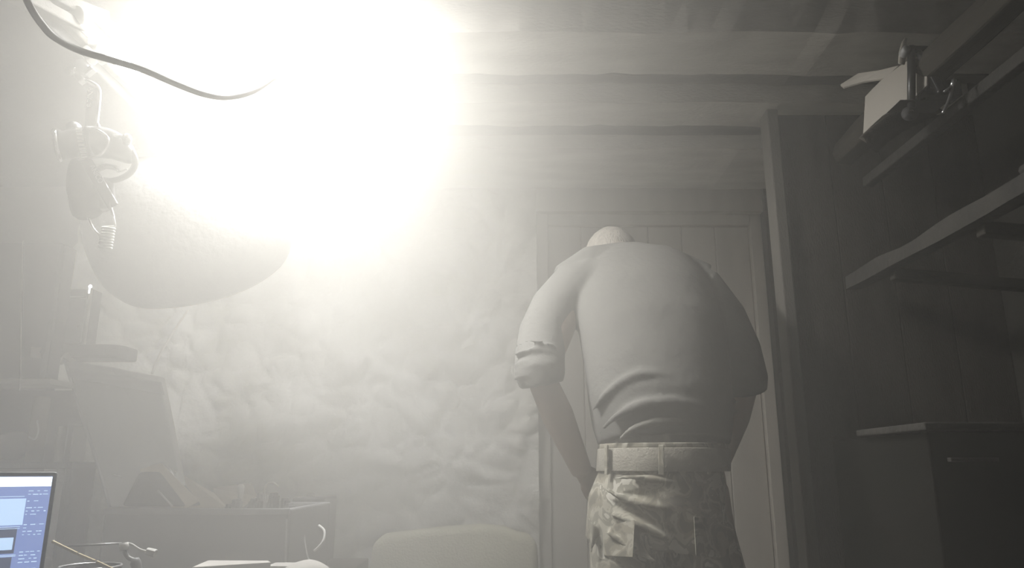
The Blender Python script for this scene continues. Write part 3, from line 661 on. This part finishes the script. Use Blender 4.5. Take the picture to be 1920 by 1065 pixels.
def hand(w_,d,side,out):
    """palm, four curled fingers of unequal length and a side thumb"""
    d=Vector(d).normalized(); side=Vector(side); side=(side-d*side.dot(d)).normalized(); nrm=d.cross(side)*out
    ts=[([w_,w_+d*.03,w_+d*.07,w_+d*.09],[(.026,.017),(.032,.016),(.040,.014),(.038,.012)],{'up':nrm})]
    for i,(l,o_) in enumerate(((.068,-.030),(.078,-.010),(.073,.011),(.058,.031))):
        a=w_+d*.085+side*o_; p1=a+d*l*.45+nrm*.006; p2=p1+d*l*.30+nrm*.018; p3=p2+d*l*.16+nrm*.022
        ts.append(([a-d*.02,a,p1,p2,p3],[.009,.0095,.009,.0082,.0065],{}))
    a=w_+d*.025-side*.026; ts.append(([a,a+d*.025-side*.018+nrm*.006,a+d*.055-side*.022+nrm*.014,a+d*.072-side*.018+nrm*.02],[.013,.012,.0105,.008],{}))
    return ts
bt+=hand(wrl,(.45,.75,-.35),(.2,.2,1),1)
bt+=hand(wrr,(-.3,.9,-.2),(.2,.2,1),-1)
body=grow('body',bt,'skin',.0055,3)
# head: skull, jaw, nose, ears, bowed away from the camera
hb=MB().ball(head,(.078,.098,.098),22,16)
fd=Vector((0,.80,-.60))                    # where the face looks
fu=Vector((0,.60,.80))
hb.tube([head,head+fd*.055-fu*.045,head+fd*.065-fu*.085],[.06,.055,.035],18)
hb.tube([head+fd*.085+fu*.012,head+fd*.112-fu*.022,head+fd*.100-fu*.034],[.010,.015,.012],10)
hb.tube([head+fd*.078-fu*.058,head+fd*.098-fu*.060],[.022,.018],10,flat=.35)
for sx_ in (-1,1):
    e=head+Vector((sx_*.078,0,0))-fd*.005
    hb.tube([e+fu*.024,e+Vector((sx_*.010,0,0))+fu*.006,e-fu*.028],[.010,.014,.009],10)
hb.tube([head-fd*.03-fu*.05,P(1168,500,2.14)],[.056,.058],16)
hd_=remesh(hb.build('head','skin',pr),.006,3); 
for sx_ in (-1,1):
    MB().ball(head+Vector((sx_*.032,0,0))+fd*.086+fu*.004,.012).build('eye','white',pr,smooth=True)
hr_=MB().ball(head-fd*.012+fu*.014,(.083,.100,.098),26,18)
for v in list(hr_.bm.verts):
    q=v.co-head
    if q.dot(fd)>.055 or q.dot(fu)<-.060: v.co=head+q*.80
    v.co+=Vector(noise.noise_vector(v.co*60))*.002
hr_.build('hair','hair',pr,smooth=True)
# shirt
th=[([P(1245,835,1.92),P(1242,800,1.93),P(1238,750,1.935),P(1232,690,1.96),P(1222,620,2.00),P(1205,560,2.05),P(1185,515,2.10),P(1165,487,2.15)],
     [(.165,.115),(.178,.125),(.185,.130),(.190,.128),(.198,.125),(.205,.112),(.190,.088),(.105,.062)],{}),
    ([P(1060,530,2.10),P(1110,500,2.13),P(1165,492,2.15),P(1240,500,2.15),P(1320,532,2.13)],[.055,.062,.062,.066,.060],{}),
    ([P(1120,530,2.09),P(1075,545,2.07),P(1040,580,2.04),P(1018,625,2.00),P(1012,670,1.955),P(1012,700,1.93),P(1016,722,1.935)],[.075,.078,.070,.066,.066,.066,.058],{}),
    ([P(1260,535,2.11),P(1315,552,2.11),P(1352,600,2.08),P(1380,660,2.04),P(1395,715,2.02),P(1398,735,2.03)],[.075,.078,.072,.068,.064,.056],{})]
# sleeve folds and curved waist folds
def surf(px,py,cy,rx,cpx,ry):    # point on the back surface of the torso
    s_=max(-1,min(1,(px-cpx)/rx)); return P(px,py,cy-ry*math.sqrt(max(0,1-s_*s_)))
def fold(pp,r,cy=1.945,ry=.128,cpx=1238,rx=158): 
    q=smoothpath([surf(x,y,cy,rx,cpx,ry) for x,y in pp],5); n=len(q); return (q,[max(.002,r*math.sin(math.pi*(i+.6)/(n+.2))) for i in range(n)])
rd=[fold([(1098,790),(1130,745),(1180,708),(1230,702),(1300,725),(1370,762)],.012,1.95),
    fold([(1118,820),(1150,785),(1200,760),(1260,754),(1330,764),(1392,772)],.014,1.935),
    fold([(1250,690),(1300,708),(1350,735),(1385,755)],.009,1.955),
    fold([(1230,645),(1290,668),(1340,700),(1375,725)],.008,1.975)]
for yy,k in ((640,.004),(655,.005),(676,.006),(690,.006),(702,.006)):
    rd.append((smoothpath([P(962,yy+10,1.905),P(985,yy+2,1.885),P(1015,yy,1.88),P(1045,yy+10,1.90)],4),[.002]+[k]*11+[.002]))
sh_=grow('shirt',th,'shirt',.0065,3,rd)
# undershirt / lower back strip between hem and belt
grow('undershirt',[([P(1240,862,1.925),P(1240,838,1.93),P(1238,800,1.945),P(1236,770,1.955)],[(.150,.110),(.150,.112),(.152,.112),(.150,.108)],{})],'vest',.007,3,
     [fold([(1150,838),(1185,805),(1240,790),(1300,795),(1385,805)],.012,1.93,.118),fold([(1240,800),(1255,820),(1262,832)],.006,1.93,.118)])
# trousers
pt_=[([P(1243,846,1.93),P(1243,890,1.93),P(1232,950,1.935),P(1228,1020,1.94)],[(.138,.112),(.155,.126),(.172,.138),(.172,.134)],{}),
     ([hpl+Vector((.01,.0,.02)),hpl+Vector((-.005,0,-.06)),(hpl+knl)/2,knl,knl*.5+anl*.5,anl-Vector((0,0,.03))],[.085,.092,.092,.080,.076,.070],{}),
     ([hpr+Vector((-.01,0,.02)),hpr+Vector((.0,0,-.06)),(hpr+knr)/2,knr,knr*.5+anr*.5,anr-Vector((0,0,.03))],[.085,.092,.092,.080,.076,.070],{})]
f2=lambda pp,r,cy=1.935,ry=.138: fold(pp,r,cy,ry,1240,152)
pr_r=[f2([(1118,905),(1160,930),(1230,950),(1330,956)],.009),f2([(1140,900),(1190,895),(1280,905)],.007),f2([(1135,960),(1200,985),(1260,1015)],.009),f2([(1125,990),(1190,1030),(1240,1060)],.009),f2([(1100,960),(1112,1000),(1105,1050)],.008)]
grow('trousers',pt_,'camo',.0065,3,pr_r)
# belt, waistband rim, loops, buckle side, hip pocket
def band(y0,y1,rx,ry,cy,name,m,lip=0):
    n=48; rs=[]
    for py in (y0,y1):
        c=P(1243,py,cy); rs.append((c,[Vector((rx*math.cos(2*math.pi*k/n),ry*math.sin(2*math.pi*k/n),0)) for k in range(n)]))
    a=[rs[0][0]+v for v in rs[0][1]]; b=[rs[1][0]+v for v in rs[1][1]]
    a2=[rs[0][0]+v*.94 for v in rs[0][1]]; b2=[rs[1][0]+v*.94 for v in rs[1][1]]
    return MB().rings([a2,a,b,b2],cap=False).build(name,m,pr,smooth=True,bevel=.002)
band(842,884,.167,.135,1.93,'belt','belt')
band(833,843,.163,.131,1.93,'waistband','camo')
def onb(px,py,k=1.0):
    s_=(px-1243)/ (.167*FPX/1.93*1.03); s_=max(-1,min(1,s_)); return P(px,py,1.93-.138*k*math.sqrt(1-s_*s_))
for px in (1137,1240,1330):
    MB().bar(onb(px,834,1.02),onb(px,890,1.03),.013,.005,up=onb(px,860,1.0)-P(1243,860,1.93)).build('belt_loop','camo',pr,bevel=.0015)
for sx0 in (1128,1300):
    a,b,c,d=onb(sx0,968,1.09),onb(sx0+62,974,1.09),onb(sx0+58,1045,1.1),onb(sx0+4,1042,1.1)
    MB().prism([a,b,c,d],(0,-.006,0)).build('hip_pocket','camo',pr,bevel=.002)
for an in (anl,anr):
    b=MB().tube([Vector((an.x,an.y-.075,.035)),Vector((an.x,an.y-.04,.045)),Vector((an.x,an.y+.04,.05)),Vector((an.x,an.y+.12,.040)),Vector((an.x,an.y+.18,.028))],[(.032,.034),(.040,.045),(.042,.05),(.046,.04),(.034,.026)],18)
    b.tube([Vector((an.x,an.y,.05)),Vector((an.x,an.y,.13))],[.046,.050],18)
    remesh(b.build('boot','shoe',pr),.006,2)
